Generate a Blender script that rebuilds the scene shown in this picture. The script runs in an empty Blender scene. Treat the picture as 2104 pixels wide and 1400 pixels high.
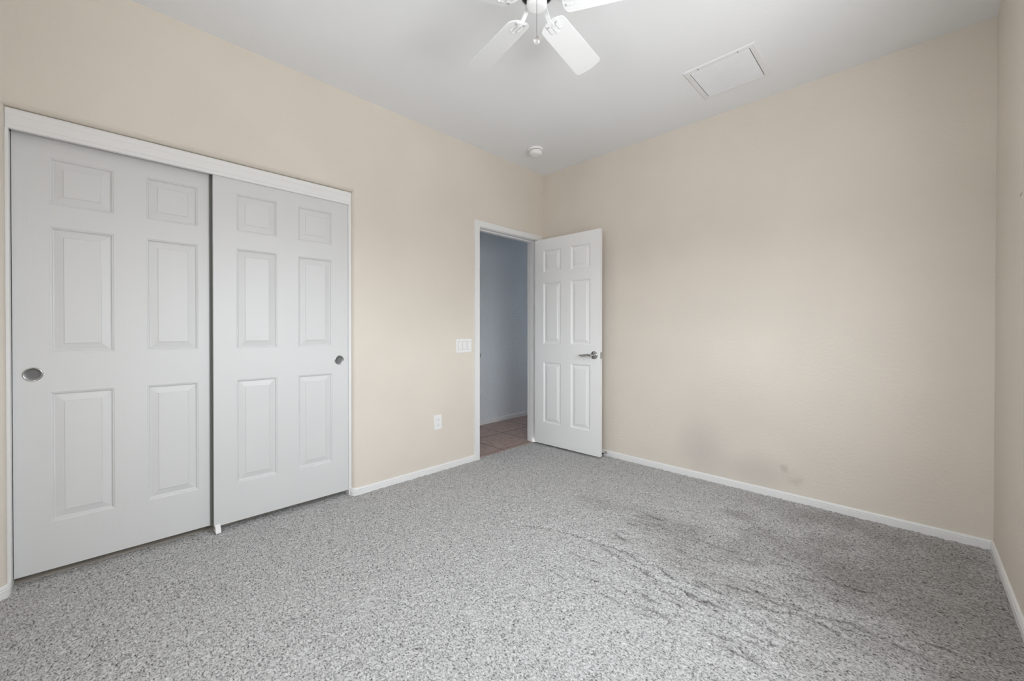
import bpy, bmesh, math, random
import numpy as np
from mathutils import Matrix, Vector

C = bpy.context.scene.collection
SC = bpy.context.scene
PI = math.pi

# ------------------------------------------------------------------ camera
def make_camera():
    f = 832.484
    cam = bpy.data.cameras.new('camera')
    o = bpy.data.objects.new('camera', cam)
    C.objects.link(o)
    yaw, pitch, roll = 0.77803266, -0.00591937, 0.00057603
    cy, sy, cp, sp = math.cos(yaw), math.sin(yaw), math.cos(pitch), math.sin(pitch)
    fw = Vector((-sy*cp, cy*cp, sp))
    r0 = Vector((cy, sy, 0.0))
    u0 = r0.cross(fw)
    cr, sr = math.cos(roll), math.sin(roll)
    r = cr*r0 + sr*u0
    u = -sr*r0 + cr*u0
    m = Matrix(((r.x, u.x, -fw.x), (r.y, u.y, -fw.y), (r.z, u.z, -fw.z))).to_4x4()
    m.translation = Vector((2.71840717, -3.22600821, 1.12362592))
    o.matrix_world = m
    cam.sensor_fit = 'HORIZONTAL'
    cam.sensor_width = 36.0
    cam.lens = f/2104*36.0
    cam.shift_y = -12.7334/2104
    cam.clip_start = 0.02
    SC.camera = o
make_camera()

# ------------------------------------------------------------------ daylight and exposure
XR, YF, H = 3.025, -3.80, 2.74          # right wall, wall behind the camera, ceiling height
WY0, WY1, WZ0, WZ1 = -2.62, -1.22, 0.98, 2.05   # bedroom window in the right wall
FX0, FX1, FZ0, FZ1 = 1.55, 2.65, 1.15, 2.00      # unseen window added behind the camera for fill light

def make_world():
    w = bpy.data.worlds.new('daylight')
    SC.world = w
    w.use_nodes = True
    nt = w.node_tree
    nt.nodes.clear()
    tc = nt.nodes.new('ShaderNodeTexCoord')
    sx = nt.nodes.new('ShaderNodeSeparateXYZ')
    # bright ground and pale sky, with a horizon band dimmed to balance the room
    mr = nt.nodes.new('ShaderNodeMapRange')
    mr.inputs['From Min'].default_value = -1.0
    mr.inputs['From Max'].default_value = 1.0
    ramp = nt.nodes.new('ShaderNodeValToRGB')
    els = ramp.color_ramp.elements
    stops = ((-0.70, (0.98, 0.99, 1.00)), (-0.45, (0.90, 0.915, 0.93)), (-0.28, (0.50, 0.51, 0.525)), (0.00, (0.44, 0.455, 0.475)),
             (0.10, (1.02, 1.08, 1.14)), (0.60, (1.06, 1.125, 1.19)))
    while len(els) < len(stops):
        els.new(0.5)
    for e, (z, c) in zip(els, stops):
        e.position = (z+1)/2
        e.color = (*c, 1)
    bg = nt.nodes.new('ShaderNodeBackground')
    bg.inputs['Strength'].default_value = 11.7
    out = nt.nodes.new('ShaderNodeOutputWorld')
    L = nt.links.new
    L(tc.outputs['Generated'], sx.inputs[0])
    L(sx.outputs['Z'], mr.inputs['Value'])
    L(mr.outputs[0], ramp.inputs[0])
    L(ramp.outputs[0], bg.inputs['Color'])
    L(bg.outputs[0], out.inputs[0])
make_world()

def portal(name, loc, rot, sx, sy):
    l = bpy.data.lights.new(name, 'AREA')
    l.shape = 'RECTANGLE'
    l.size, l.size_y = sx, sy
    l.cycles.is_portal = True
    o = bpy.data.objects.new(name, l)
    C.objects.link(o)
    o.location, o.rotation_euler = loc, rot
# daylight enters through the bedroom window; rear and hall-end openings are added for fill
portal('window_daylight', (XR+0.13, (WY0+WY1)/2, (WZ0+WZ1)/2), (0, PI/2, 0), WZ1-WZ0, WY1-WY0)
portal('rear_fill_daylight', ((FX0+FX1)/2, YF-0.09, (FZ0+FZ1)/2), (PI/2, 0, 0), FX1-FX0, FZ1-FZ0)
portal('hall_fill_daylight', (-0.36, -1.84, 1.16), (PI/2, 0, 0), 0.42, 1.72)
portal('hall_far_fill_daylight', (-0.56, 2.66, 1.35), (-PI/2, 0, 0), 0.14, 1.3)

SC.view_settings.view_transform = 'Standard'
SC.view_settings.look = 'None'
SC.view_settings.gamma = 1.0
SC.view_settings.use_curve_mapping = False
SC.view_settings.exposure = 0.0
SC.cycles.max_bounces = 16
SC.cycles.diffuse_bounces = 10
SC.cycles.glossy_bounces = 6
SC.cycles.transparent_max_bounces = 8
SC.cycles.use_denoising = True

# ------------------------------------------------------------------ materials
def new_mat(name, color, rough=0.5, metal=0.0):
    m = bpy.data.materials.new(name)
    m.use_nodes = True
    b = m.node_tree.nodes['Principled BSDF']
    b.inputs['Base Color'].default_value = (*color, 1)
    b.inputs['Roughness'].default_value = rough
    b.inputs['Metallic'].default_value = metal
    return m, m.node_tree, b

def coords(nt, scale=(1, 1, 1)):
    g = nt.nodes.new('ShaderNodeNewGeometry')
    mp = nt.nodes.new('ShaderNodeMapping')
    mp.inputs['Scale'].default_value = scale
    nt.links.new(g.outputs['Position'], mp.inputs['Vector'])
    return mp.outputs[0]

def noise(nt, vec, scale, detail=2.0, rough=0.5):
    n = nt.nodes.new('ShaderNodeTexNoise')
    n.inputs['Scale'].default_value = scale
    n.inputs['Detail'].default_value = detail
    n.inputs['Roughness'].default_value = rough
    nt.links.new(vec, n.inputs['Vector'])
    return n

def ramp(nt, fac, stops):
    r = nt.nodes.new('ShaderNodeValToRGB')
    els = r.color_ramp.elements
    while len(els) < len(stops):
        els.new(0.5)
    for e, (p, c) in zip(els, stops):
        e.position = p
        e.color = (*c, 1) if len(c) == 3 else c
    nt.links.new(fac, r.inputs[0])
    return r.outputs[0]

def bump(nt, b, height, strength, dist):
    n = nt.nodes.new('ShaderNodeBump')
    n.inputs['Strength'].default_value = strength
    n.inputs['Distance'].default_value = dist
    nt.links.new(height, n.inputs['Height'])
    nt.links.new(n.outputs[0], b.inputs['Normal'])
    return n

def plaster(name, color, rough, strength, dist=0.002, scale=55, var=0.03):
    m, nt, b = new_mat(name, color, rough)
    v = coords(nt)
    n1 = noise(nt, v, scale, 3.0, 0.55)
    h = ramp(nt, n1.outputs['Fac'], [(0.42, (0, 0, 0)), (0.62, (1, 1, 1))])
    bump(nt, b, h, strength, dist)
    n2 = noise(nt, v, 1.7, 2.0)
    lo = tuple(c*(1-var) for c in color)
    hi = tuple(c*(1+var) for c in color)
    nt.links.new(ramp(nt, n2.outputs['Fac'], [(0.3, lo), (0.7, hi)]), b.inputs['Base Color'])
    return m, nt, b

M = {}
WALL = (0.705, 0.650, 0.578)
M['wall'] = plaster('beige_wall_paint', WALL, 0.62, 0.22)[0]

def math_node(nt, op, a, b=None, c=None):
    n = nt.nodes.new('ShaderNodeMath'); n.operation = op
    for i, v in enumerate((a, b, c)):
        if v is None: continue
        if hasattr(v, 'links'): nt.links.new(v, n.inputs[i])
        else: n.inputs[i].default_value = v
    return n.outputs[0]

def tint_mark(nt, cur, axes, center, radii, rot, color, amount, ragged=0.5, scale=9.0, multiply=False):
    """mix a mark of elliptical, ragged outline into a colour; axes picks the two world axes of the surface"""
    g = nt.nodes.new('ShaderNodeNewGeometry')
    sp = nt.nodes.new('ShaderNodeSeparateXYZ'); nt.links.new(g.outputs['Position'], sp.inputs[0])
    u = math_node(nt, 'SUBTRACT', sp.outputs[axes[0]], center[0])
    v = math_node(nt, 'SUBTRACT', sp.outputs[axes[1]], center[1])
    c, s_ = math.cos(rot), math.sin(rot)
    uu = math_node(nt, 'MULTIPLY', math_node(nt, 'ADD', math_node(nt, 'MULTIPLY', u, c), math_node(nt, 'MULTIPLY', v, s_)), 1/radii[0])
    vv = math_node(nt, 'MULTIPLY', math_node(nt, 'SUBTRACT', math_node(nt, 'MULTIPLY', v, c), math_node(nt, 'MULTIPLY', u, s_)), 1/radii[1])
    d = math_node(nt, 'SQRT', math_node(nt, 'ADD', math_node(nt, 'MULTIPLY', uu, uu), math_node(nt, 'MULTIPLY', vv, vv)))
    n = noise(nt, g.outputs['Position'], scale, 3.0)
    d = math_node(nt, 'ADD', d, math_node(nt, 'MULTIPLY', math_node(nt, 'SUBTRACT', n.outputs['Fac'], 0.5), ragged*2))
    mr = nt.nodes.new('ShaderNodeMapRange'); mr.interpolation_type = 'SMOOTHSTEP'
    mr.inputs['From Min'].default_value = 0.05; mr.inputs['From Max'].default_value = 1.25
    mr.inputs['To Min'].default_value = amount; mr.inputs['To Max'].default_value = 0.0
    nt.links.new(d, mr.inputs['Value'])
    mx = nt.nodes.new('ShaderNodeMix'); mx.data_type = 'RGBA'
    if multiply: mx.blend_type = 'MULTIPLY'
    nt.links.new(mr.outputs[0], mx.inputs[0]); nt.links.new(cur, mx.inputs[6])
    mx.inputs[7].default_value = (*color, 1)
    return mx.outputs[2]

def back_wall_mat():
    m, nt, b = plaster('beige_wall_paint_scuffed', WALL, 0.62, 0.22)
    cur = b.inputs['Base Color'].links[0].from_socket
    grey_patch, rub = (0.43, 0.405, 0.385), (0.36, 0.29, 0.25)
    # soft grey patches low on the wall and two small brown scuffs
    for cen, rad, rot, col, amt, rg, sc in (((1.585, 0.22), (0.20, 0.26), 0.3, grey_patch, 0.34, 0.22, 4), ((1.97, 0.14), (0.25, 0.15), 0.0, grey_patch, 0.34, 0.22, 4),
                                            ((1.76, 0.42), (0.50, 0.36), 0.4, grey_patch, 0.16, 0.25, 3), ((2.112, 0.200), (0.030, 0.036), 0.0, rub, 0.30, 0.9, 30),
                                            ((2.185, 0.135), (0.050, 0.036), 0.3, rub, 0.22, 0.9, 26)):
        cur = tint_mark(nt, cur, (0, 2), cen, rad, rot, col, amt, rg, sc)
    nt.links.new(cur, b.inputs['Base Color'])
    return m
def right_wall_mat():
    m, nt, b = plaster('beige_wall_paint_scratched', WALL, 0.62, 0.22)
    cur = b.inputs['Base Color'].links[0].from_socket
    cur = tint_mark(nt, cur, (1, 2), (-0.672, 1.668), (0.034, 0.006), -0.10, (0.10, 0.08, 0.06), 0.9, 0.2, 60)
    nt.links.new(cur, b.inputs['Base Color'])
    return m
M['wall_right'] = right_wall_mat()
M['wall_back'] = back_wall_mat()
M['ceiling'] = plaster('white_ceiling_paint', (0.795, 0.81, 0.83), 0.85, 0.12, 0.002, 40, 0.01)[0]
M['hall'] = plaster('blue_grey_wall_paint', (0.77, 0.805, 0.838), 0.38, 0.55, 0.004, 38, 0.02)[0]

def white_paint(name, color, rough=0.42, grain=0.0):
    m, nt, b = new_mat(name, color, rough)
    if grain:
        v = coords(nt, (220, 220, 7))
        n = noise(nt, v, 1.0, 3.0, 0.6)
        bump(nt, b, n.outputs['Fac'], grain, 0.0006)
    return m
M['door'] = white_paint('white_door_paint', (0.67, 0.673, 0.677), 0.40, 0.35)
M['entry_door'] = white_paint('light_lifted_door_paint', (0.85, 0.853, 0.857), 0.38, 0.0)  # closet-door white raised to make up for weak light on this leaf
M['trim'] = white_paint('white_trim_paint', (0.79, 0.79, 0.79), 0.40, 0.0)
M['plastic'] = white_paint('white_plastic', (0.84, 0.84, 0.835), 0.30)
M['fan'] = white_paint('white_fan_enamel', (0.79, 0.80, 0.81), 0.30)
M['vent'] = white_paint('white_vent_enamel', (0.76, 0.765, 0.775), 0.38)
M['dark'] = new_mat('dark_recess', (0.03, 0.03, 0.03), 0.8)[0]
M['slot'] = new_mat('slot_shadow_grey', (0.10, 0.10, 0.10), 0.6)[0]
M['chrome'] = new_mat('polished_nickel', (0.50, 0.50, 0.50), 0.14, 1.0)[0]
M['pull'] = new_mat('brushed_nickel', (0.17, 0.17, 0.173), 0.42, 1.0)[0]
M['chain'] = new_mat('steel_chain', (0.30, 0.30, 0.30), 0.4, 1.0)[0]
M['strip'] = new_mat('dark_grey_strip', (0.13, 0.135, 0.12), 0.9)[0]
M['rubber'] = new_mat('black_rubber', (0.03, 0.03, 0.03), 0.6)[0]
M['vinyl'] = white_paint('white_vinyl', (0.82, 0.82, 0.82), 0.35)
def glass_mat(name, thin):
    m = bpy.data.materials.new(name)
    m.use_nodes = True
    nt = m.node_tree
    nt.nodes.clear()
    out = nt.nodes.new('ShaderNodeOutputMaterial')
    if thin:
        tr = nt.nodes.new('ShaderNodeBsdfTransparent')
        gl = nt.nodes.new('ShaderNodeBsdfGlossy'); gl.inputs['Roughness'].default_value = 0.02
        mx = nt.nodes.new('ShaderNodeMixShader'); mx.inputs[0].default_value = 0.05
        nt.links.new(tr.outputs[0], mx.inputs[1]); nt.links.new(gl.outputs[0], mx.inputs[2])
        nt.links.new(mx.outputs[0], out.inputs[0])
    else:
        gl = nt.nodes.new('ShaderNodeBsdfGlass'); gl.inputs['IOR'].default_value = 1.47
        gl.inputs['Roughness'].default_value = 0.0
        nt.links.new(gl.outputs[0], out.inputs[0])
    return m
M['pane'] = glass_mat('window_glass', True)
M['glass'] = glass_mat('clear_glass', False)

def carpet_mat():
    m, nt, b = new_mat('grey_frieze_carpet', (0.4, 0.4, 0.4), 0.95)
    b.inputs['Specular IOR Level'].default_value = 0.05
    L = nt.links.new
    v = coords(nt, (0.72, 1.0, 1.0))
    # bend the coordinates so that the yarns curl
    wn = noise(nt, v, 60, 2.0)
    sub = nt.nodes.new('ShaderNodeVectorMath'); sub.operation = 'SUBTRACT'
    L(wn.outputs['Color'], sub.inputs[0]); sub.inputs[1].default_value = (0.5, 0.5, 0.5)
    scl = nt.nodes.new('ShaderNodeVectorMath'); scl.operation = 'SCALE'
    L(sub.outputs[0], scl.inputs[0]); scl.inputs['Scale'].default_value = 0.010
    add = nt.nodes.new('ShaderNodeVectorMath'); add.operation = 'ADD'
    L(v, add.inputs[0]); L(scl.outputs[0], add.inputs[1])
    vo = nt.nodes.new('ShaderNodeTexVoronoi')
    vo.feature = 'F1'
    vo.inputs['Scale'].default_value = 120
    L(add.outputs[0], vo.inputs['Vector'])
    n1 = noise(nt, add.outputs[0], 160, 2.5, 0.6)
    # yarn colour: light and mid grey strands; dark flecks paint the shaded gaps between tufts
    col = ramp(nt, n1.outputs['Fac'], [(0.30, (0.09, 0.088, 0.086)), (0.42, (0.36, 0.357, 0.355)),
                                      (0.53, (0.53, 0.526, 0.524)), (0.70, (0.66, 0.657, 0.657))])
    # darker patches: worn bands and a wide area at the right corner
    cur = col
    patch_tint = (0.52, 0.495, 0.470)
    for cen, rad, rot, amt in (((1.80, -0.95), (0.44, 0.21), -0.15, 0.52), ((2.42, -0.80), (0.46, 0.28), -0.5, 0.44), ((1.96, -0.48), (0.12, 0.09), 0.0, 0.55),
                               ((1.22, -0.92), (0.24, 0.12), 0.0, 0.30), ((2.85, -0.85), (0.80, 0.95), 0.0, 0.62), ((1.98, -1.24), (0.42, 0.13), 0.0, 0.42), ((2.45, -0.18), (0.6, 0.16), 0.0, 0.35)):
        cur = tint_mark(nt, cur, (0, 1), cen, rad, rot, patch_tint, amt, 0.6, 5.0, True)
    at = nt.nodes.new('ShaderNodeAttribute'); at.attribute_name = 'painted_crease_dark'  # painted shade of the pile creases, plus short dark streaks
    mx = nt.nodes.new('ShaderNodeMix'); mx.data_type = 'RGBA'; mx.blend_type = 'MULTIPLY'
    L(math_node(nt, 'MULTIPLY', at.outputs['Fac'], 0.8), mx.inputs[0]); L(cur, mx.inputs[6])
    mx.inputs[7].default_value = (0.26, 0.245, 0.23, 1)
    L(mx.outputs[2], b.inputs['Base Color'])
    h = nt.nodes.new('ShaderNodeMath'); h.operation = 'SUBTRACT'
    L(n1.outputs['Fac'], h.inputs[0])
    hv = nt.nodes.new('ShaderNodeMath'); hv.operation = 'MULTIPLY'
    L(vo.outputs['Distance'], hv.inputs[0]); hv.inputs[1].default_value = 0.5
    L(hv.outputs[0], h.inputs[1])
    bump(nt, b, h.outputs[0], 0.9, 0.006)
    return m
M['carpet'] = carpet_mat()

def tile_mat():
    m, nt, b = new_mat('brown_ceramic_tile', (0.2, 0.15, 0.12), 0.45)
    L = nt.links.new
    v = coords(nt)
    n = noise(nt, coords(nt, (1.0, 2.2, 1)), 14, 5.0, 0.65)
    col = ramp(nt, n.outputs['Fac'], [(0.3, (0.29, 0.200, 0.165)), (0.55, (0.43, 0.315, 0.268)), (0.75, (0.53, 0.41, 0.355))])
    # grout lines on a 0.457 m grid
    sx = nt.nodes.new('ShaderNodeSeparateXYZ'); L(v, sx.inputs[0])
    def lines(sock, off):
        a = nt.nodes.new('ShaderNodeMath'); a.operation = 'ADD'; L(sock, a.inputs[0]); a.inputs[1].default_value = off
        p = nt.nodes.new('ShaderNodeMath'); p.operation = 'PINGPONG'; L(a.outputs[0], p.inputs[0]); p.inputs[1].default_value = 0.2285
        c = nt.nodes.new('ShaderNodeMath'); c.operation = 'LESS_THAN'; L(p.outputs[0], c.inputs[0]); c.inputs[1].default_value = 0.0050
        return c.outputs[0]
    lx, ly = lines(sx.outputs['X'], 0.080+0.457*4), lines(sx.outputs['Y'], 0.070+0.457*4)
    mxm = nt.nodes.new('ShaderNodeMath'); mxm.operation = 'MAXIMUM'; L(lx, mxm.inputs[0]); L(ly, mxm.inputs[1])
    mx = nt.nodes.new('ShaderNodeMix'); mx.data_type = 'RGBA'
    L(mxm.outputs[0], mx.inputs[0]); L(col, mx.inputs[6]); mx.inputs[7].default_value = (0.10, 0.062, 0.050, 1)
    L(mx.outputs[2], b.inputs['Base Color'])
    return m
M['tile'] = tile_mat()

# ------------------------------------------------------------------ mesh helpers
def obj(name, bm, mat, parent=None, smooth=False, angle=None):
    me = bpy.data.meshes.new(name)
    bmesh.ops.recalc_face_normals(bm, faces=bm.faces)
    bm.to_mesh(me)
    bm.free()
    me.materials.append(mat)
    o = bpy.data.objects.new(name, me)
    C.objects.link(o)
    if parent is not None:
        o.parent = parent
    if smooth:
        for p in me.polygons:
            p.use_smooth = True
        if angle:
            me.set_sharp_from_angle(angle=math.radians(angle))
    return o

def tag(o, label=None, cat=None, group=None, kind=None):
    if label: o['label'] = label
    if cat: o['category'] = cat
    if group: o['group'] = group
    if kind: o['kind'] = kind
    return o

def empty(name, loc=(0, 0, 0), rotz=0.0):
    o = bpy.data.objects.new(name, None)
    C.objects.link(o)
    o.location = loc
    o.rotation_euler = (0, 0, rotz)
    o.empty_display_size = 0.05
    return o

def box(bm, x0, x1, y0, y1, z0, z1, bev=0.0, seg=2):
    vs = [bm.verts.new((x, y, z)) for x in (x0, x1) for y in (y0, y1) for z in (z0, z1)]
    idx = ((0, 1, 3, 2), (4, 6, 7, 5), (0, 4, 5, 1), (2, 3, 7, 6), (0, 2, 6, 4), (1, 5, 7, 3))
    fs = [bm.faces.new([vs[i] for i in f]) for f in idx]
    if bev:
        es = list({e for f in fs for e in f.edges})
        bmesh.ops.bevel(bm, geom=es, offset=bev, segments=seg, affect='EDGES', profile=0.6)

def lathe(bm, prof, seg=32, center=(0, 0, 0), axis='Z'):
    rings = []
    for r, h in prof:
        ring = []
        if r < 1e-6:
            ring = [bm.verts.new((0, 0, h))]
        else:
            for k in range(seg):
                a = 2*PI*k/seg
                ring.append(bm.verts.new((r*math.cos(a), r*math.sin(a), h)))
        rings.append(ring)
    for a, b in zip(rings, rings[1:]):
        if len(a) == 1 and len(b) == 1:
            continue
        for k in range(seg):
            k2 = (k+1) % seg
            if len(a) == 1:
                bm.faces.new((a[0], b[k], b[k2]))
            elif len(b) == 1:
                bm.faces.new((a[k], a[k2], b[0]))
            else:
                bm.faces.new((a[k], a[k2], b[k2], b[k]))
    allv = [v for r in rings for v in r]
    rot = {'Z': Matrix.Identity(3), 'X': Matrix.Rotation(PI/2, 3, 'Y'), 'Y': Matrix.Rotation(-PI/2, 3, 'X')}[axis]
    for v in allv:
        v.co = rot @ v.co + Vector(center)

def sweep(bm, path, prof, up=Vector((0, 0, 1))):
    """sweep a closed profile (list of (side, up) offsets) along a path of points"""
    n = len(path)
    rings = []
    for i, p in enumerate(path):
        p = Vector(p)
        a = Vector(path[max(i-1, 0)]); b = Vector(path[min(i+1, n-1)])
        t = (b-a).normalized()
        s = t.cross(up).normalized()
        u = s.cross(t).normalized()
        pr = prof(i/(n-1)) if callable(prof) else prof
        rings.append([bm.verts.new(p + s*q[0] + u*q[1]) for q in pr])
    k = len(rings[0])
    for a, b in zip(rings, rings[1:]):
        for j in range(k):
            bm.faces.new((a[j], a[(j+1) % k], b[(j+1) % k], b[j]))
    bm.faces.new(list(reversed(rings[0])))
    bm.faces.new(rings[-1])

def circle_prof(r, n=10):
    return [(r*math.cos(2*PI*k/n), r*math.sin(2*PI*k/n)) for k in range(n)]

def prism(bm, pts, z0, z1):
    lo = [bm.verts.new((x, y, z0)) for x, y in pts]
    hi = [bm.verts.new((x, y, z1)) for x, y in pts]
    n = len(pts)
    for k in range(n):
        bm.faces.new((lo[k], lo[(k+1) % n], hi[(k+1) % n], hi[k]))
    bm.faces.new(lo)
    bm.faces.new(hi)

def quad(bm, *pts):
    bm.faces.new([bm.verts.new(p) for p in pts])

def structure(name, bm, mat, label=None, cat=None, **k):
    return tag(obj(name, bm, mat, **k), label, cat, kind='structure')

# ------------------------------------------------------------------ room shell
WT = 0.115
OY0, OY1, OZ = -3.511, -2.014, 2.086      # closet opening
RB = 0.030                                # bullnose radius of its plaster edge
DY0, DY1, DZ = -0.895, -0.095, 2.062      # rough door opening

def arc(cx, cy, r, a0, a1, n=8):
    return [(cx + r*math.cos(a0+(a1-a0)*k/n), cy + r*math.sin(a0+(a1-a0)*k/n)) for k in range(n+1)]

def build_left_wall():
    bm = bmesh.new()
    # plan sections, extruded up to the head of the closet opening
    def col(y0, y1, z0, z1, r0, r1):
        pts = [(-WT, y0), (-WT, y1)]
        pts += (arc(-RB, y1-RB, RB, PI/2, 0) if r1 else [(0, y1)])
        pts += (arc(-RB, y0+RB, RB, 0, -PI/2) if r0 else [(0, y0)])
        prism(bm, pts, z0, z1)
    col(YF-0.1, OY0, -0.02, OZ, False, True)
    col(OY1, DY0, -0.02, OZ, True, False)
    col(DY1, 0.0, -0.02, OZ, False, False)
    # wall over the openings, with the rounded plaster edge over the closet
    def over(y0, y1, z0, z1, rounded):
        pts = [(-WT, z1), (0, z1)]
        pts += (arc(-RB, z0+RB, RB, 0, -PI/2) if rounded else [(0, z0)])
        pts += [(-WT, z0)]
        a = [bm.verts.new((x, y0, z)) for x, z in pts]
        b = [bm.verts.new((x, y1, z)) for x, z in pts]
        n = len(pts)
        for k in range(n):
            bm.faces.new((a[k], a[(k+1) % n], b[(k+1) % n], b[k]))
        bm.faces.new(a); bm.faces.new(b)
    over(YF-0.1, OY0-RB, OZ, H, False)
    over(OY0, OY1, OZ, H, True)
    # the rounded plaster edge turning the two upper corners of the closet opening
    for y0, sg in ((OY1, 1), (OY0, -1)):
        ya, yb = sorted((y0, y0+sg*RB))
        over(ya, yb, OZ+RB, H, False)
        box(bm, -WT, -RB, ya, yb, OZ, OZ+RB)
        n = 12
        g = []
        for i in range(n+1):
            row = []
            for j in range(n+1):
                dy, dz = RB*i/n, RB*j/n
                pen = max(0.0, RB-math.hypot(dy, dz))
                row.append(bm.verts.new((-RB+math.sqrt(max(0.0, RB*RB-pen*pen)), y0+sg*dy, OZ+dz)))
            g.append(row)
        for i in range(n):
            for j in range(n):
                bm.faces.new((g[i][j], g[i+1][j], g[i+1][j+1], g[i][j+1]))
    over(OY1+RB, DY0, OZ, H, False)
    box(bm, -WT, 0, DY0, DY1, DZ, H)
    over(DY1, 0.0, OZ, H, False)
    structure('wall_left', bm, M['wall'], 'beige wall holding the sliding closet doors and the doorway', 'wall', smooth=True, angle=40)
build_left_wall()

bm = bmesh.new()
box(bm, -WT, XR+0.15, 0, WT, -0.02, H)
structure('wall_back', bm, M['wall_back'], 'bare beige wall behind the open bedroom door', 'wall')

bm = bmesh.new()
for (y0, y1, z0, z1) in ((YF-0.1, WY0, -0.02, H), (WY1, 0.0, -0.02, H), (WY0, WY1, -0.02, WZ0), (WY0, WY1, WZ1, H)):
    box(bm, XR, XR+0.15, y0, y1, z0, z1)
structure('wall_right', bm, M['wall_right'], 'beige wall at the far right edge of the photo', 'wall')

bm = bmesh.new()
for (x0, x1, z0, z1) in ((-WT, FX0, -0.02, H), (FX1, XR+0.15, -0.02, H), (FX0, FX1, -0.02, FZ0), (FX0, FX1, FZ1, H)):
    box(bm, x0, x1, YF-0.1, YF, z0, z1)
structure('wall_front', bm, M['wall'], 'beige wall behind the camera', 'wall')

bm = bmesh.new()
box(bm, -WT, XR+0.15, YF-0.1, WT, H, H+0.1)
structure('ceiling', bm, M['ceiling'], 'flat white bedroom ceiling', 'ceiling')

# closet interior behind the sliding doors
bm = bmesh.new()
box(bm, -0.75, -0.70, OY0-0.12, OY1+0.12, -0.02, 2.45)
box(bm, -0.75, -WT, OY0-0.15, OY0-0.10, -0.02, 2.45)
box(bm, -0.75, -WT, OY1+0.10, OY1+0.15, -0.02, 2.45)
box(bm, -0.75, -WT, OY0-0.15, OY1+0.15, 2.40, 2.45)
box(bm, -0.75, -WT, OY0-0.15, OY1+0.15, -0.05, -0.012)
structure('wall_closet', bm, M['wall'], 'beige closet interior behind the sliding doors', 'wall')

# hall beyond the doorway
HX = -1.0
bm = bmesh.new()
box(bm, HX-0.1, HX, -1.75, 2.75, -0.02, H)
box(bm, HX-0.1, 0.1, 2.65, 2.75, -0.02, 0.70)
box(bm, HX-0.1, 0.1, 2.65, 2.75, 2.00, H)
box(bm, HX-0.1, -0.63, 2.65, 2.75, 0.70, 2.00)  # leaves a narrow far opening, added to light the hall
box(bm, -0.49, 0.1, 2.65, 2.75, 0.70, 2.00)
box(bm, HX-0.1, -WT-0.02, -1.85, -1.75, -0.02, 0.30)
box(bm, HX-0.1, -WT-0.02, -1.85, -1.75, 2.02, H)
box(bm, HX-0.1, -0.57, -1.85, -1.75, 0.30, 2.02)  # leaves an unseen opening, placed to light the hall but miss the door
box(bm, -0.15, -WT-0.02, -1.85, -1.75, 0.30, 2.02)
box(bm, -WT-0.02, -WT, -1.85, DY0-0.075, -0.02, H)
box(bm, -WT-0.02, -WT, DY1+0.075, 0.115, -0.02, H)
box(bm, -WT-0.02, -WT, DY0-0.075, DY1+0.075, DZ+0.07, H)
box(bm, -WT-0.02, -WT, 0.115, 2.75, -0.02, H)
structure('wall_hall', bm, M['hall'], 'blue grey textured hall wall seen through the doorway', 'wall')
bm = bmesh.new()
box(bm, HX-0.1, -WT, -1.85, 2.75, H, H+0.1)
structure('ceiling_hall', bm, M['ceiling'], 'white hall ceiling', 'ceiling')
bm = bmesh.new()
box(bm, HX-0.1, -WT, -1.85, 2.75, -0.06, -0.006)
box(bm, -WT, -0.022, DY0+0.005, DY1-0.005, -0.06, -0.006)
structure('floor_hall', bm, M['tile'], 'brown stone-look tile floor of the hall beyond the doorway', 'floor')

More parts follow.
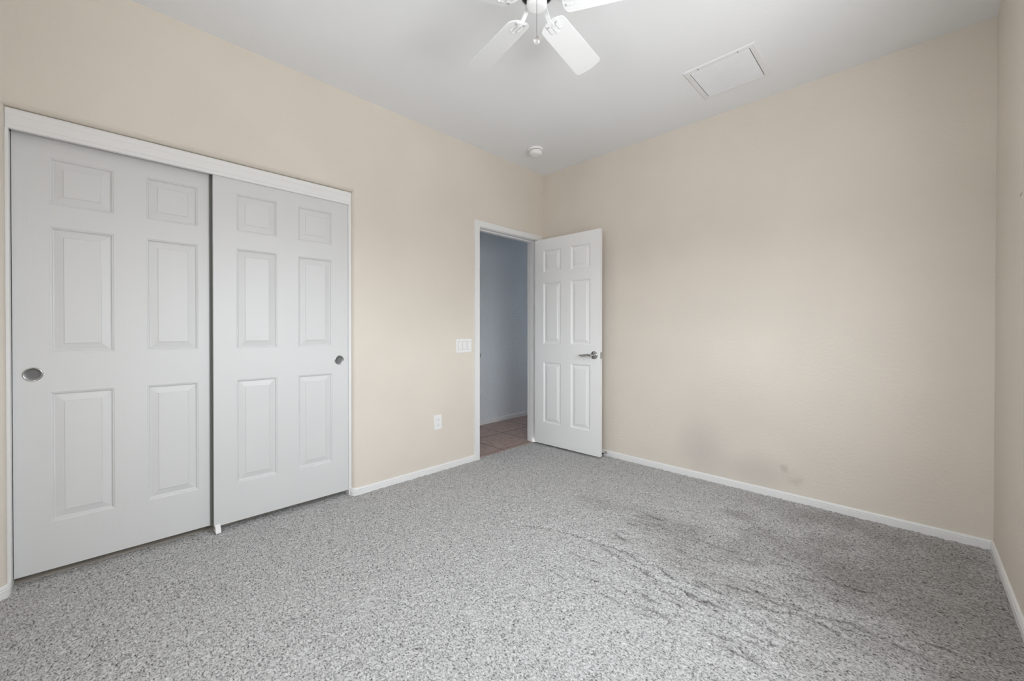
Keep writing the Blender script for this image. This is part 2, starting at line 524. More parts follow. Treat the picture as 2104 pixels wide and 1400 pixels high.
# carpet: a tufted surface with real relief
def build_carpet():
    rng = np.random.default_rng(7)
    st = 0.0045
    x0, x1, y0, y1 = -0.1125, XR, YF, 0.0
    nx, ny = int(round((x1-x0)/st))+1, int(round((y1-y0)/st))+1
    xs, ys = np.linspace(x0, x1, nx), np.linspace(y0, y1, ny)
    X, Y = np.meshgrid(xs, ys)
    def blur(a, n):
        for _ in range(n):
            a = (a + np.roll(a, 1, 0) + np.roll(a, -1, 0) + np.roll(a, 1, 1) + np.roll(a, -1, 1))/5
        return a
    def band(n):
        a = blur(rng.standard_normal(X.shape), n)
        return a/a.std()
    Z = 0.0014*band(1) + 0.0010*band(5) + 0.0007*band(60)
    crease_dark = np.zeros(X.shape)
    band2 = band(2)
    # furrows where the pile has parted along the seam of the carpet, their inner shade painted into the colour
    def furrow(pts, depth, width):
        nonlocal Z, crease_dark
        px, py = np.array(pts).T
        yy = np.interp(X, px, py) + 0.010*np.interp(X, np.linspace(0, 3.2, 60), rng.standard_normal(60))
        fade = np.clip((X-px[0])/0.15, 0, 1)*np.clip((px[-1]-X)/0.15, 0, 1)
        mod = np.clip(0.85+0.45*np.interp(X, np.linspace(0, 3.2, 90), rng.standard_normal(90)), 0, 1.4)
        Z = Z - depth*fade*mod*np.exp(-((Y-yy)/width)**2)
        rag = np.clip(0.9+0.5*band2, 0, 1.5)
        crease_dark = crease_dark + min(1, depth/0.012)*fade*np.clip(mod, 0.4, 1.1)*rag*np.exp(-((Y-yy)/(width*0.62))**2)
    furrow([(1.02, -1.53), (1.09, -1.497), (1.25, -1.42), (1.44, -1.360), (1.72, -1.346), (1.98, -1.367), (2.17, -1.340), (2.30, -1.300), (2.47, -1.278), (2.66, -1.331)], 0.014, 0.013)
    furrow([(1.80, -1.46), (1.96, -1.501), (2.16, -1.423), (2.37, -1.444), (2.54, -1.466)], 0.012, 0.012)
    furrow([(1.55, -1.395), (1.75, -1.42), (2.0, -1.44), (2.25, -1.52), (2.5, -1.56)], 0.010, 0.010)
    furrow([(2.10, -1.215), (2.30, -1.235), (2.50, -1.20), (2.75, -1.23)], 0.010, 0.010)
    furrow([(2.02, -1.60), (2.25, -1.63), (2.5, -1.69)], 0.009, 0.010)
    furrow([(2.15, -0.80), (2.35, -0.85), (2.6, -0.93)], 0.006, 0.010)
    Z = Z - 0.002
    # short darker streaks between the furrows
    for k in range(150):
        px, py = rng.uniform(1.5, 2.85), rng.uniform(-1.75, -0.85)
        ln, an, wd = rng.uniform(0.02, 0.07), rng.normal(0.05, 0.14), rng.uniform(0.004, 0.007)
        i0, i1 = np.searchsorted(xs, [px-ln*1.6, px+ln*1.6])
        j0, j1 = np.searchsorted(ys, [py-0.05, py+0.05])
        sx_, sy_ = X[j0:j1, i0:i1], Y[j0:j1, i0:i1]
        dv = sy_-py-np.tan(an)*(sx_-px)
        crease_dark[j0:j1, i0:i1] += rng.uniform(0.25, 0.7)*np.exp(-(dv/wd)**2)*np.exp(-((sx_-px)/ln)**4)
    keep = np.ones((ny-1, nx-1), bool)
    xc, yc = X[:-1, :-1]+st/2, Y[:-1, :-1]+st/2
    inside = xc > 0
    clos = (yc > OY0-0.02) & (yc < OY1+0.02)
    door = (yc > DY0+0.012) & (yc < DY1-0.012) & (xc > -0.020)
    keep = inside | clos | door
    idx = np.arange(nx*ny).reshape(ny, nx)
    q = np.stack([idx[:-1, :-1], idx[:-1, 1:], idx[1:, 1:], idx[1:, :-1]], -1)[keep]
    used = np.unique(q)
    remap = -np.ones(nx*ny, int); remap[used] = np.arange(len(used))
    q = remap[q]
    V = np.stack([X, Y, Z], -1).reshape(-1, 3)[used]
    SV = np.clip(crease_dark, 0, 1).reshape(-1)[used]
    me = bpy.data.meshes.new('floor')
    me.vertices.add(len(V)); me.vertices.foreach_set('co', V.astype(np.float32).ravel())
    nq = len(q)
    me.loops.add(nq*4); me.loops.foreach_set('vertex_index', q.astype(np.int32).ravel())
    me.polygons.add(nq)
    me.polygons.foreach_set('loop_start', np.arange(0, nq*4, 4, dtype=np.int32))
    me.polygons.foreach_set('use_smooth', np.ones(nq, bool))
    me.update(calc_edges=True)
    me.validate()
    at = me.attributes.new('painted_crease_dark', 'FLOAT', 'POINT')
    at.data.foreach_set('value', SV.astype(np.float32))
    me.materials.append(M['carpet'])
    o = bpy.data.objects.new('floor', me)
    C.objects.link(o)
    tag(o, 'worn grey cut-pile carpet covering the bedroom floor', 'floor', kind='structure')
build_carpet()

# ------------------------------------------------------------------ baseboards
BH, BT = 0.048, 0.011
def base_prof():
    return [(0, -0.015), (-BT, -0.015), (-BT, BH-0.019), (-BT+0.0025, BH-0.0165), (-BT+0.0025, BH-0.0150), (-BT+0.0004, BH-0.0125), (-BT+0.0010, BH-0.006), (-BT*0.60, BH-0.001), (-BT*0.3, BH), (0, BH)]
def baseboard(name, path, label, flip=False, mat=None):
    bm = bmesh.new()
    pr = base_prof()
    if flip:
        pr = [(-a, b) for a, b in pr]
    sweep(bm, [(x, y, 0) for x, y in path], pr)
    structure(name, bm, mat or M['trim'], label, 'baseboard', smooth=True, angle=35)
# left wall: from the door casing to the closet, wrapping into the opening; profile stands off to the room side
a1 = arc(-RB, OY1+RB, RB, 0, -PI/2, 8)
baseboard('baseboard_left', [(0, -0.9375), (0, -1.5)] + a1 + [(-RB-0.002, OY1)], 'white baseboard between the closet opening and the doorway', flip=False)
a2 = arc(-RB, OY0-RB, RB, PI/2, 0, 8)
baseboard('baseboard_closet', [(-RB-0.002, OY0)] + a2 + [(0, YF)], 'short white baseboard at the left end of the closet', flip=False)
baseboard('baseboard_back', [(0.012, 0), (1.5, 0), (XR, 0)], 'white baseboard along the bare back wall', flip=True)
baseboard('baseboard_right', [(XR, -0.0), (XR, YF)], 'white baseboard at the foot of the right wall', flip=True)
baseboard('baseboard_front', [(XR, YF), (0, YF)], 'white baseboard behind the camera', flip=True)
baseboard('baseboard_hall', [(HX, -1.75), (HX, 2.65)], 'white baseboard along the blue grey hall wall', flip=True)

# ------------------------------------------------------------------ closet trim
FX = -0.030
bm = bmesh.new()
# header board with a shaped face, running between the plaster returns
prof = [(FX-0.020, 1.9955), (FX-0.002, 1.9955), (FX, 1.999), (FX, 2.012), (FX+0.0018, 2.0145), (FX+0.0018, 2.050),
        (FX+0.0035, 2.054), (FX+0.0035, 2.076), (FX, 2.0825), (FX-0.020, 2.0825)]
a = [bm.verts.new((x, OY0+0.001, z)) for x, z in prof]
b = [bm.verts.new((x, OY1-0.001, z)) for x, z in prof]
for k in range(len(prof)):
    bm.faces.new((a[k], a[(k+1) % len(prof)], b[(k+1) % len(prof)], b[k]))
bm.faces.new(a); bm.faces.new(b)
structure('trim_1', bm, M['trim'], 'white header board over the sliding closet doors', 'trim')
bm = bmesh.new(); box(bm, -WT, FX-0.001, OY0, OY0+0.0105, 0.0, 1.9955, 0.001)
structure('trim_2', bm, M['trim'], 'white jamb strip at the left end of the closet', 'trim')
bm = bmesh.new(); box(bm, -WT, FX-0.001, OY1-0.018, OY1, 0.0, 1.9955, 0.001)
structure('trim_3', bm, M['trim'], 'white jamb strip at the right end of the closet', 'trim')

# ------------------------------------------------------------------ six-panel doors
def panel_slab(w, h, th, cols, rows):
    """local X across, Z up, front face at Y=0 looking to -Y"""
    bm = bmesh.new()
    xs = [0] + [c for p in cols for c in p] + [w]
    zs = [0] + [r for p in rows for r in p] + [h]
    steps = [(0.0, 0.0), (0.0025, 0.0024), (0.0065, 0.0032), (0.0105, 0.0110), (0.0140, 0.0120), (0.0430, 0.0046), (0.0450, 0.0018)]
    for side in (0, 1):
        def P(x, z, d):
            return (x, d if side == 0 else th-d, z)
        for i in range(len(xs)-1):
            for j in range(len(zs)-1):
                xa, xb, za, zb = xs[i], xs[i+1], zs[j], zs[j+1]
                if i % 2 == 1 and j % 2 == 1:
                    prev = None
                    for ins, d in steps:
                        ring = [P(xa+ins, za+ins, d), P(xb-ins, za+ins, d), P(xb-ins, zb-ins, d), P(xa+ins, zb-ins, d)]
                        if prev:
                            for k in range(4):
                                quad(bm, prev[k], prev[(k+1) % 4], ring[(k+1) % 4], ring[k])
                        prev = ring
                    quad(bm, *prev)
                else:
                    quad(bm, P(xa, za, 0), P(xb, za, 0), P(xb, zb, 0), P(xa, zb, 0))
    for i in range(len(xs)-1):
        for z in (0, h):
            quad(bm, (xs[i], 0, z), (xs[i+1], 0, z), (xs[i+1], th, z), (xs[i], th, z))
    for j in range(len(zs)-1):
        for x in (0, w):
            quad(bm, (x, 0, zs[j]), (x, 0, zs[j+1]), (x, th, zs[j+1]), (x, th, zs[j]))
    bmesh.ops.remove_doubles(bm, verts=bm.verts, dist=1e-5)
    return bm

def closet_door(name, x_face, y_left, z0, pull_u, label):
    w, h = 0.757, 2.0
    cols = [(0.1085, 0.3185), (0.4385, 0.6485)]
    rows = [(0.252-z0, 0.846-z0), (1.026-z0, 1.603-z0), (1.703-z0, 1.919-z0)]
    bm = panel_slab(w, h, 0.030, cols, rows)
    d = obj(name, bm, M['door'])
    tag(d, label, 'door', kind='structure')
    d.location = (x_face, y_left, z0)
    d.rotation_euler = (0, 0, PI/2)
    # round recessed finger pull: rim and dished cup
    bm = bmesh.new()
    lathe(bm, [(0.0245, -0.0008), (0.0255, -0.0022), (0.0285, -0.0030), (0.0310, -0.0020), (0.0315, 0.0004)], 40, (pull_u, 0, 0.932-z0), 'Y')
    rim = obj('finger_pull', bm, M['chrome'], d, smooth=True)
    rim['label'] = 'shiny round metal rim of finger pull'
    bm = bmesh.new()
    lathe(bm, [(0.0, -0.0002), (0.018, -0.0003), (0.0235, -0.0006), (0.0248, -0.0012)], 40, (pull_u, 0, 0.932-z0), 'Y')
    cup = obj('pull_cup', bm, M['pull'], rim, smooth=True)
    cup['label'] = 'dark grey metal cup of finger pull'
    return d
closet_door('door_1', -0.080, -3.4980, 0.036, 0.0575, 'left white six-panel sliding closet door with its pull at the far left')
d2 = closet_door('door_2', -0.045, -2.7865, 0.033, 0.6945, 'right white six-panel sliding closet door, in front, with its pull at the right')

# dark grey strip along the rear edge of the front sliding door, on the side of the other door
bm = bmesh.new()
box(bm, -0.0120, 0.0, 0.0240, 0.0320, 0.004, 1.99)
es_ = obj('edge_strip', bm, M['strip'], d2)
es_['label'] = 'dark grey strip along the door edge'
# white plastic floor guide at the meeting edge of the closet doors
g = empty('door_guide', (-0.022, -2.7720, 0.0))
tag(g, 'small white plastic floor guide where the two closet doors meet', 'door guide')
bm = bmesh.new(); box(bm, -0.09, 0.014, -0.012, 0.012, 0.004, 0.009, 0.001)
obj('base_plate', bm, M['plastic'], g)
bm = bmesh.new()
a = [(-0.020, 0.008), (0.0145, 0.008), (0.0145, 0.011), (-0.014, 0.045), (-0.020, 0.045)]
lo = [bm.verts.new((x, -0.012, z)) for x, z in a]; hi = [bm.verts.new((x, 0.012, z)) for x, z in a]
for k in range(5):
    bm.faces.new((lo[k], lo[(k+1) % 5], hi[(k+1) % 5], hi[k]))
bm.faces.new(lo); bm.faces.new(hi)
obj('guide_fin', bm, M['plastic'], g)

# ------------------------------------------------------------------ bedroom doorway: jambs, stops and casing
JL, JR, JT = -0.877, -0.113, 2.047        # clear opening
fr = empty('trim_4', (0, 0, 0))
tag(fr, 'white door frame and casing around the doorway to the hall', 'door frame', kind='structure')
bm = bmesh.new()
box(bm, -WT-0.002, 0.002, JL-0.018, JL, -0.006, JT+0.018)
box(bm, -WT-0.002, 0.002, JR, JR+0.018, -0.006, JT+0.018)
box(bm, -WT-0.002, 0.002, JL, JR, JT, JT+0.018)
obj('jamb', bm, M['trim'], fr)
bm = bmesh.new()
sx0, sx1, sd = -0.078, -0.040, 0.011
box(bm, sx0, sx1, JL, JL+sd, -0.006, JT, 0.002)
box(bm, sx0, sx1, JR-sd, JR, -0.006, JT, 0.002)
box(bm, sx0, sx1, JL+sd, JR-sd, JT-sd, JT, 0.002)
obj('door_stop_strip', bm, M['trim'], fr)
def casing(name, xf, xb, yl, yr):
    bm = bmesh.new()
    t = xf-xb
    il, ir, it = JL-0.006, JR+0.006, JT+0.005
    zt = it+0.053
    def bar(pa, pb, pc, pd):
        # four outline points (y, z); face at xf with a small step towards the opening
        lo = [bm.verts.new((xb, *p)) for p in (pa, pb, pc, pd)]
        hi = [bm.verts.new((xf, *p)) for p in (pa, pb, pc, pd)]
        for k in range(4):
            bm.faces.new((lo[k], lo[(k+1) % 4], hi[(k+1) % 4], hi[k]))
        bm.faces.new(lo); bm.faces.new(hi)
    bar((yl, -0.006), (il, -0.006), (il, it), (yl, zt))
    bar((ir, -0.006), (yr, -0.006), (yr, zt), (ir, it))
    bar((yl, zt), (il, it), (ir, it), (yr, zt))
    bmesh.ops.remove_doubles(bm, verts=bm.verts, dist=1e-5)
    es = [e for e in bm.edges if abs(e.verts[0].co.x-xf) < 1e-6 and abs(e.verts[1].co.x-xf) < 1e-6 and len(e.link_faces) == 2
          and abs(e.link_faces[0].normal.dot(e.link_faces[1].normal)) < 0.5]
    bmesh.ops.recalc_face_normals(bm, faces=bm.faces)
    bmesh.ops.bevel(bm, geom=es, offset=0.003, segments=2, affect='EDGES')
    return obj(name, bm, M['trim'], fr)
casing('casing', 0.015, 0.0, -0.9380, -0.0345)
casing('hall_casing', -WT-0.017, -WT-0.001, -0.9380, -0.0520)
bm = bmesh.new()
box(bm, -0.034, 0.004, JL-0.001, JL+0.0012, 0.887, 0.945)
box(bm, 0.002, 0.012, JL-0.0005, JL+0.0035, 0.897, 0.935)
sp = obj('strike_plate', bm, M['chrome'], fr); sp['label'] = 'small metal strike plate'

# ------------------------------------------------------------------ open bedroom door
LW, LH, LT = 0.7440, 2.0215, 0.034
leaf = obj('door_3', panel_slab(LW, LH, LT, [(0.1060, 0.3180), (0.4325, 0.6430)], [(0.2135, 0.810), (0.992, 1.5895), (1.6925, 1.9085)]), M['entry_door'])
tag(leaf, 'white six-panel bedroom door standing open against the back wall', 'door', kind='structure')
leaf.location = (0.0200, -0.1567, 0.016)
leaf.rotation_euler = (0, 0, math.atan2(0.0208, 0.7427))
KU, KZ = 0.6850, 0.9000
def handle(side):
    s = -1 if side == 0 else 1
    y0 = 0.0 if side == 0 else LT
    bm = bmesh.new()
    lathe(bm, [(0.0360, 0.0), (0.0360, s*0.003), (0.0330, s*0.007), (0.0250, s*0.0100), (0.0165, s*0.0125), (0.0135, s*0.020),
               (0.0120, s*0.030), (0.0120, s*0.046), (0.0150, s*0.050), (0.0165, s*0.056), (0.0150, s*0.062), (0.0, s*0.064)], 36, (KU, y0, KZ), 'Y')
    h = obj('door_handle', bm, M['chrome'], leaf, smooth=True, angle=50)
    h['label'] = 'shiny nickel lever handle'
    # tapered, slightly waved lever pointing to the hinges
    bm = bmesh.new()
    n = 28
    path = []
    for k in range(n+1):
        t = k/n
        path.append((KU-0.006-0.122*t, y0+s*(0.056-0.004*math.sin(PI*t)), KZ+0.0035*math.sin(2*PI*t)-0.0015*t))
    keys = [(0, 0.0100), (0.16, 0.0070), (0.22, 0.0120), (0.27, 0.0120), (0.32, 0.0070), (0.42, 0.0095), (0.65, 0.0112), (0.82, 0.0080), (0.90, 0.0055), (0.95, 0.0078), (1.0, 0.0030)]
    def pr(t):
        r = float(np.interp(t, [a for a, _ in keys], [b for _, b in keys]))
        return circle_prof(r, 14)
    sweep(bm, path, pr)
    obj('lever', bm, M['chrome'], h, smooth=True, angle=60)
handle(0)
handle(1)
bm = bmesh.new()
box(bm, LW-0.0003, LW+0.0012, LT/2-0.0125, LT/2+0.0125, KZ-0.0285, KZ+0.0285, 0.0004)
lp = obj('latch_plate', bm, M['chrome'], leaf); lp['label'] = 'metal latch plate on the door edge'
bm = bmesh.new()
a = [(LW, LT/2-0.007), (LW+0.011, LT/2+0.001), (LW+0.011, LT/2+0.007), (LW, LT/2+0.007)]
prism(bm, a, KZ-0.008, KZ+0.008)
obj('latch_bolt', bm, M['chrome'], lp)
for z in (0.20, 1.00, 1.80):
    bm = bmesh.new()
    lathe(bm, [(0.0, -0.045), (0.0055, -0.045), (0.0055, 0.045), (0.0, 0.047)], 12, (-0.006, LT+0.004, z))
    box(bm, -0.0015, 0.0002, 0.004, LT, z-0.044, z+0.044)
    obj('hinge', bm, M['chrome'], leaf, smooth=True, angle=40)

# spring door stop screwed to the back baseboard behind the open door
ds = empty('door_stop', (0.752, -0.011, 0.031))
tag(ds, 'small nickel door stop on the back baseboard beside the open door', 'door stop')
bm = bmesh.new()
lathe(bm, [(0.0, 0.0), (0.0125, 0.0), (0.0125, -0.004), (0.0085, -0.012), (0.0050, -0.020)], 24, (0, 0, 0), 'Y')
obj('mount', bm, M['chrome'], ds, smooth=True, angle=50)
bm = bmesh.new()
lathe(bm, [(0.0048, -0.016), (0.0042, -0.030), (0.0042, -0.058)], 20, (0, 0, 0), 'Y')
obj('rod', bm, M['chrome'], ds, smooth=True)
bm = bmesh.new()
lathe(bm, [(0.0, -0.068), (0.0065, -0.067), (0.0075, -0.060), (0.0075, -0.054), (0.0, -0.054)], 20, (0, 0, 0), 'Y')
obj('rubber_tip', bm, M['rubber'], ds, smooth=True, angle=50)

# ------------------------------------------------------------------ wall plates
def plate_mesh(w, h, t=0.006):
    bm = bmesh.new()
    box(bm, 0, t, -w/2, w/2, -h/2, h/2)
    es = [e for e in bm.edges if e.verts[0].co.x > t-1e-6 and e.verts[1].co.x > t-1e-6]
    bmesh.ops.bevel(bm, geom=es, offset=0.0035, segments=3, affect='EDGES')
    return bm
sw = empty('light_switch', (0.0, -1.0525, 1.0065))
tag(sw, 'white three-gang rocker light switch beside the doorway', 'light switch')
obj('plate', plate_mesh(0.164, 0.115), M['plastic'], sw, smooth=True, angle=30)
for k in (-1, 0, 1):
    y = k*0.046
    bm = bmesh.new()
    box(bm, 0.0055, 0.0066, y-0.0175, y+0.0175, -0.0345, 0.0345)
    r = obj('switch_frame', bm, M['slot'], sw)
    r['label'] = 'thin grey gap around the rocker'
    bm = bmesh.new()
    pts = [(0.006, -0.0333), (0.0098, -0.0333), (0.0075, 0.0), (0.0078, 0.0333), (0.006, 0.0333)]
    lo = [bm.verts.new((x, y-0.0163, z)) for x, z in pts]; hi = [bm.verts.new((x, y+0.0163, z)) for x, z in pts]
    for j in range(5):
        bm.faces.new((lo[j], lo[(j+1) % 5], hi[(j+1) % 5], hi[j]))
    bm.faces.new(lo); bm.faces.new(hi)
    obj('rocker', bm, M['plastic'], r)

ot = empty('wall_outlet', (0.0, -1.319, 0.3955))
tag(ot, 'white duplex electrical outlet low on the wall left of the doorway', 'outlet')
obj('plate', plate_mesh(0.072, 0.116), M['plastic'], ot, smooth=True, angle=30)
for s in (-1, 1):
    bm = bmesh.new()
    pts = []
    for k in range(28):
        a = 2*PI*k/28
        pts.append((max(-0.0142, min(0.0142, 0.0172*math.cos(a))), 0.0195*s + 0.0142*math.sin(a)))
    lo = [bm.verts.new((0.0055, y, z)) for y, z in pts]; hi = [bm.verts.new((0.0075, y, z)) for y, z in pts]
    for k in range(28):
        bm.faces.new((lo[k], lo[(k+1) % 28], hi[(k+1) % 28], hi[k]))
    bm.faces.new(hi); bm.faces.new(lo)
    rc = obj('receptacle', bm, M['plastic'], ot)
    for nm, (ya, yb, za, zb) in (('slot', (-0.0076, -0.0050, -0.0005, 0.0085)), ('slot', (0.0050, 0.0074, 0.0008, 0.0080)), ('ground_hole', (-0.0026, 0.0026, -0.0098, -0.0046))):
        bm = bmesh.new()
        box(bm, 0.0070, 0.0078, ya, yb, 0.0195*s+za, 0.0195*s+zb, 0.0003)
        obj(nm, bm, M['slot'], rc)
bm = bmesh.new()
lathe(bm, [(0.0, 0.0085), (0.0025, 0.0080), (0.0030, 0.0060)], 16, (0, 0, 0), 'X')
obj('screw', bm, M['plastic'], ot, smooth=True)

# ------------------------------------------------------------------ ceiling fittings
sd = empty('smoke_detector', (0.345, -0.520, H))
tag(sd, 'round white smoke detector on the ceiling near the back corner', 'smoke detector')
bm = bmesh.new()
lathe(bm, [(0.0, 0.0), (0.066, 0.0), (0.066, -0.012), (0.062, -0.017), (0.0, -0.017)], 48)
obj('base', bm, M['plastic'], sd, smooth=True, angle=40)
bm = bmesh.new()
lathe(bm, [(0.0, -0.016), (0.054, -0.016), (0.054, -0.0205), (0.0, -0.0205)], 48)
obj('vent_gap', bm, M['slot'], sd)
bm = bmesh.new()
lathe(bm, [(0.0, -0.020), (0.0565, -0.020), (0.0575, -0.024), (0.0555, -0.040), (0.050, -0.050), (0.040, -0.0545), (0.022, -0.0555), (0.0205, -0.0535), (0.0, -0.0535)], 48)
obj('cover', bm, M['plastic'], sd, smooth=True, angle=40)

vt = empty('ceiling_vent', (1.8905, -0.4695, H))
tag(vt, 'square white louvred return-air vent in the ceiling', 'vent')
bm = bmesh.new()
ho, hi_ = 0.2015, 0.1675
def ring_pts(h, z):
    return [(-h, -h, z), (h, -h, z), (h, h, z), (-h, h, z)]
seq = [ring_pts(ho, 0.0), ring_pts(ho, -0.0015), ring_pts(ho-0.008, -0.0065), ring_pts(hi_+0.003, -0.0075), ring_pts(hi_, -0.006), ring_pts(hi_, 0.0)]
for a, b in zip(seq, seq[1:]):
    for k in range(4):
        quad(bm, a[k], a[(k+1) % 4], b[(k+1) % 4], b[k])
bmesh.ops.remove_doubles(bm, verts=bm.verts, dist=1e-5)
obj('frame', bm, M['vent'], vt)
bm = bmesh.new()
n = 27
for k in range(n):
    y = -hi_ + (k+0.5)*2*hi_/n
    c = 0.0066
    pf = [(y+c*0.62, -0.0068), (y+c*0.50, -0.0048), (y-c*0.62, -0.0010), (y-c*0.62+0.0006, -0.0006), (y+c*0.56, -0.0042), (y+c*0.70, -0.0066)]
    lo = [bm.verts.new((-hi_+0.004, yy, z)) for yy, z in pf]
    hi2 = [bm.verts.new((hi_-0.004, yy, z)) for yy, z in pf]
    for j in range(6):
        bm.faces.new((lo[j], lo[(j+1) % 6], hi2[(j+1) % 6], hi2[j]))
    bm.faces.new(lo); bm.faces.new(hi2)
bmesh.ops.recalc_face_normals(bm, faces=bm.faces)
obj('louvres', bm, M['vent'], vt)
bm = bmesh.new()
box(bm, -hi_, hi_, -hi_, hi_, -0.0006, -0.0001)
obj('duct_opening', bm, M['dark'], vt)
for x, y in ((-0.11, -0.183), (0.11, -0.183), (-0.11, 0.183), (0.11, 0.183)):
    bm = bmesh.new()
    lathe(bm, [(0.0, -0.0095), (0.0028, -0.0092), (0.0038, -0.0070)], 14, (x, y, 0))
    obj('screw', bm, M['slot'] if y < 0 else M['vent'], vt, smooth=True)

# ------------------------------------------------------------------ ceiling fan
FZ = 2.480                 # level of the blades
HUB = (1.602, -1.947)
fan = empty('ceiling_fan', (HUB[0], HUB[1], H))
tag(fan, 'white five-blade ceiling fan with a pull chain', 'ceiling fan')
def zz(z): return z-H
bm = bmesh.new()
lathe(bm, [(0.0, 0.0), (0.075, 0.0), (0.078, -0.010), (0.070, -0.040), (0.045, -0.055), (0.0, -0.055)], 48)
obj('canopy', bm, M['fan'], fan, smooth=True, angle=40)
bm = bmesh.new()
lathe(bm, [(0.0, zz(2.690)), (0.050, zz(2.690)), (0.088, zz(2.675)), (0.098, zz(2.655)), (0.100, zz(2.600)), (0.092, zz(2.575)), (0.074, zz(2.552)), (0.0725, zz(2.526)), (0.0670, zz(2.526)), (0.0665, zz(2.535)), (0.0, zz(2.535))], 56)
obj('motor_housing', bm, M['fan'], fan, smooth=True, angle=40)
bm = bmesh.new()
lathe(bm, [(0.0, zz(2.545)), (0.0655, zz(2.545)), (0.0655, zz(2.529)), (0.0, zz(2.528))], 56)
fw_ = obj('flywheel', bm, M['dark'], fan, smooth=True, angle=40)
fw_['label'] = 'black flywheel under the motor'
bm = bmesh.new()
lathe(bm, [(0.0, zz(2.533)), (0.0400, zz(2.533)), (0.0415, zz(2.510)), (0.0425, zz(2.490)), (0.0425, zz(2.482)), (0.0405, zz(2.4755)), (0.0350, zz(2.4715)), (0.022, zz(2.4700)), (0.0, zz(2.4695))], 56)
obj('switch_housing', bm, M['fan'], fan, smooth=True, angle=50)

def blade_outline(r0, r1, w0, w1):
    pts = []
    # root: rounded nose
    for k in range(13):
        a = PI/2 + PI*k/12
        pts.append((r0+0.034+0.034*math.cos(a), (w0/2)*math.sin(a)))
    # tip: rounded corners and a gently bowed end
    rc = 0.020
    for k in range(7):
        a = -PI/2 + (PI/2)*k/6
        pts.append((r1-0.006-rc+rc*math.cos(a), -(w1/2)+rc+rc*math.sin(a)))
    for t in (0.2, 0.4, 0.6, 0.8):
        y = -(w1/2-rc)+t*(w1-2*rc)
        pts.append((r1-0.006+0.006*math.sin(PI*t), y))
    for k in range(7):
        a = (PI/2)*k/6
        pts.append((r1-0.006-rc+rc*math.cos(a), (w1/2)-rc+rc*math.sin(a)))
    return pts

def make_blade(ang):
    # local: X outward along the blade; pitched so that the counter-clockwise edge hangs lower
    b = empty('blade_tmp')
    bpy.data.objects.remove(b)
    R = Matrix.Rotation(math.radians(ang), 4, 'Z') @ Matrix.Translation((0, 0, FZ-H)) @ Matrix.Rotation(math.radians(-13.5), 4, 'X')
    bm = bmesh.new()
    prism(bm, blade_outline(0.100, 0.499, 0.118, 0.134), -0.0028, 0.0028)
    bmesh.ops.recalc_face_normals(bm, faces=bm.faces)
    es = [e for e in bm.edges if abs(e.verts[0].co.z-e.verts[1].co.z) < 1e-6]
    bmesh.ops.bevel(bm, geom=es, offset=0.0012, segments=2, affect='EDGES')
    bm.transform(R)
    bl = obj('blade', bm, M['fan'], fan, smooth=True, angle=40)
    # blade iron: a curved arm dropping from the flywheel and a slotted plate under the blade
    bm = bmesh.new()
    def P(r, z, y=0.0):
        return (r, y, z)
    Rz = Matrix.Rotation(math.radians(ang), 4, 'Z')
    pts = []
    for k in range(15):
        t = k/14
        r = 0.052 + 0.078*t
        # drops, then levels out under the blade
        z = (2.531-H)*(1-t)**2 + 2*t*(1-t)*(FZ-H-0.012) + (FZ-H-0.0055)*t*t
        pts.append((r, 0, z))
    sweep(bm, pts, [(-0.0085, -0.003), (0.0085, -0.003), (0.0085, 0.003), (-0.0085, 0.003)])
    bm.transform(Rz)
    pl = bmesh.new()
    for y0, y1, r0, r1 in ((-0.026, -0.013, 0.112, 0.166), (-0.0075, 0.0075, 0.118, 0.180), (0.013, 0.026, 0.112, 0.166)):
        box(pl, r0, r1, y0, y1, -0.0075, -0.0030, 0.0012)
    box(pl, 0.106, 0.124, -0.026, 0.026, -0.0075, -0.0030, 0.0012)
    for x, y in ((0.158, -0.0195), (0.158, 0.0195), (0.172, 0.0)):
        lathe(pl, [(0.0, -0.0100), (0.0032, -0.0092), (0.0040, -0.0072)], 10, (x, y, 0))
    pl.transform(R)
    me = bpy.data.meshes.new('tmp'); pl.to_mesh(me); pl.free()
    bm.from_mesh(me); bpy.data.meshes.remove(me)
    obj('blade_iron', bm, M['fan'], bl)
for k in range(5):
    make_blade(98.0 + 72*k)

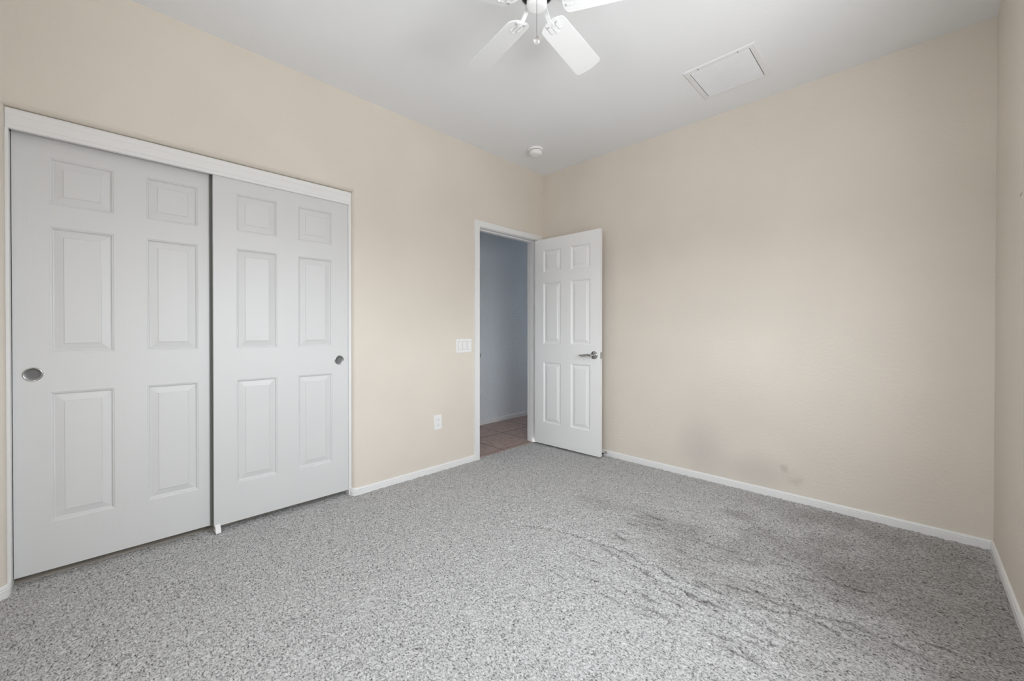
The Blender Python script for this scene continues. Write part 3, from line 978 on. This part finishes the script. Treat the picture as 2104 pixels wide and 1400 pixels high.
# pull chain hanging off the near side of the switch housing
cdir = Vector((2.718-HUB[0], -3.226-HUB[1])).normalized()
cx_, cy_ = cdir.x*0.0475, cdir.y*0.0475
bm = bmesh.new()
lathe(bm, [(0.0, zz(2.510)), (0.0009, zz(2.510)), (0.0009, zz(2.318)), (0.0, zz(2.318))], 8, (cx_, cy_, 0))
sweep(bm, [(cdir.x*0.040, cdir.y*0.040, zz(2.512)), (cdir.x*0.0445, cdir.y*0.0445, zz(2.512)), (cx_, cy_, zz(2.508))], circle_prof(0.0014, 8))
zc = 2.505
while zc > 2.320:
    bmesh.ops.create_uvsphere(bm, u_segments=6, v_segments=4, radius=0.0013, matrix=Matrix.Translation((cx_, cy_, zz(zc))))
    zc -= 0.0042
ch = obj('pull_chain', bm, M['chain'], fan)
ch['label'] = 'thin dark bead pull chain'
bm = bmesh.new()
bmesh.ops.create_uvsphere(bm, u_segments=24, v_segments=16, radius=0.0135, matrix=Matrix.Translation((cx_, cy_, zz(2.3045))))
kb = obj('pull_knob', bm, M['glass'], ch, smooth=True)
kb['label'] = 'clear glass ball at the end of the chain'
bm = bmesh.new()
lathe(bm, [(0.0, zz(2.322)), (0.0026, zz(2.321)), (0.0034, zz(2.3165)), (0.0, zz(2.3165))], 12, (cx_, cy_, 0))
obj('chain_ferrule', bm, M['chrome'], ch, smooth=True)

# ------------------------------------------------------------------ windows, outside the frame; the one behind the camera is added for fill
def window(name, loc, rotz, hw, hh, label):
    wn = empty(name, loc, rotz)
    tag(wn, label, 'window', kind='structure')
    bm = bmesh.new()
    for y0, y1, z0, z1 in ((-hw, -hw+0.04, -hh, hh), (hw-0.04, hw, -hh, hh), (-hw+0.04, hw-0.04, -hh, -hh+0.04), (-hw+0.04, hw-0.04, hh-0.04, hh), (-0.02, 0.02, -hh+0.04, hh-0.04)):
        box(bm, -0.02, 0.02, y0, y1, z0, z1)
    obj('window_frame', bm, M['vinyl'], wn)
    for s in (-1, 1):
        bm = bmesh.new()
        y0, y1 = (-hw+0.04, -0.02) if s < 0 else (0.02, hw-0.04)
        quad(bm, (0.0, y0, -hh+0.04), (0.0, y1, -hh+0.04), (0.0, y1, hh-0.04), (0.0, y0, hh-0.04))
        obj('pane', bm, M['pane'], wn)
window('window_1', (XR+0.10, (WY0+WY1)/2, (WZ0+WZ1)/2), 0, (WY1-WY0)/2, (WZ1-WZ0)/2, 'white sliding window in the right wall, outside the photo')
window('fill_window', ((FX0+FX1)/2, YF-0.06, (FZ0+FZ1)/2), PI/2, (FX1-FX0)/2, (FZ1-FZ0)/2, 'white sliding window added behind the camera as fill light')
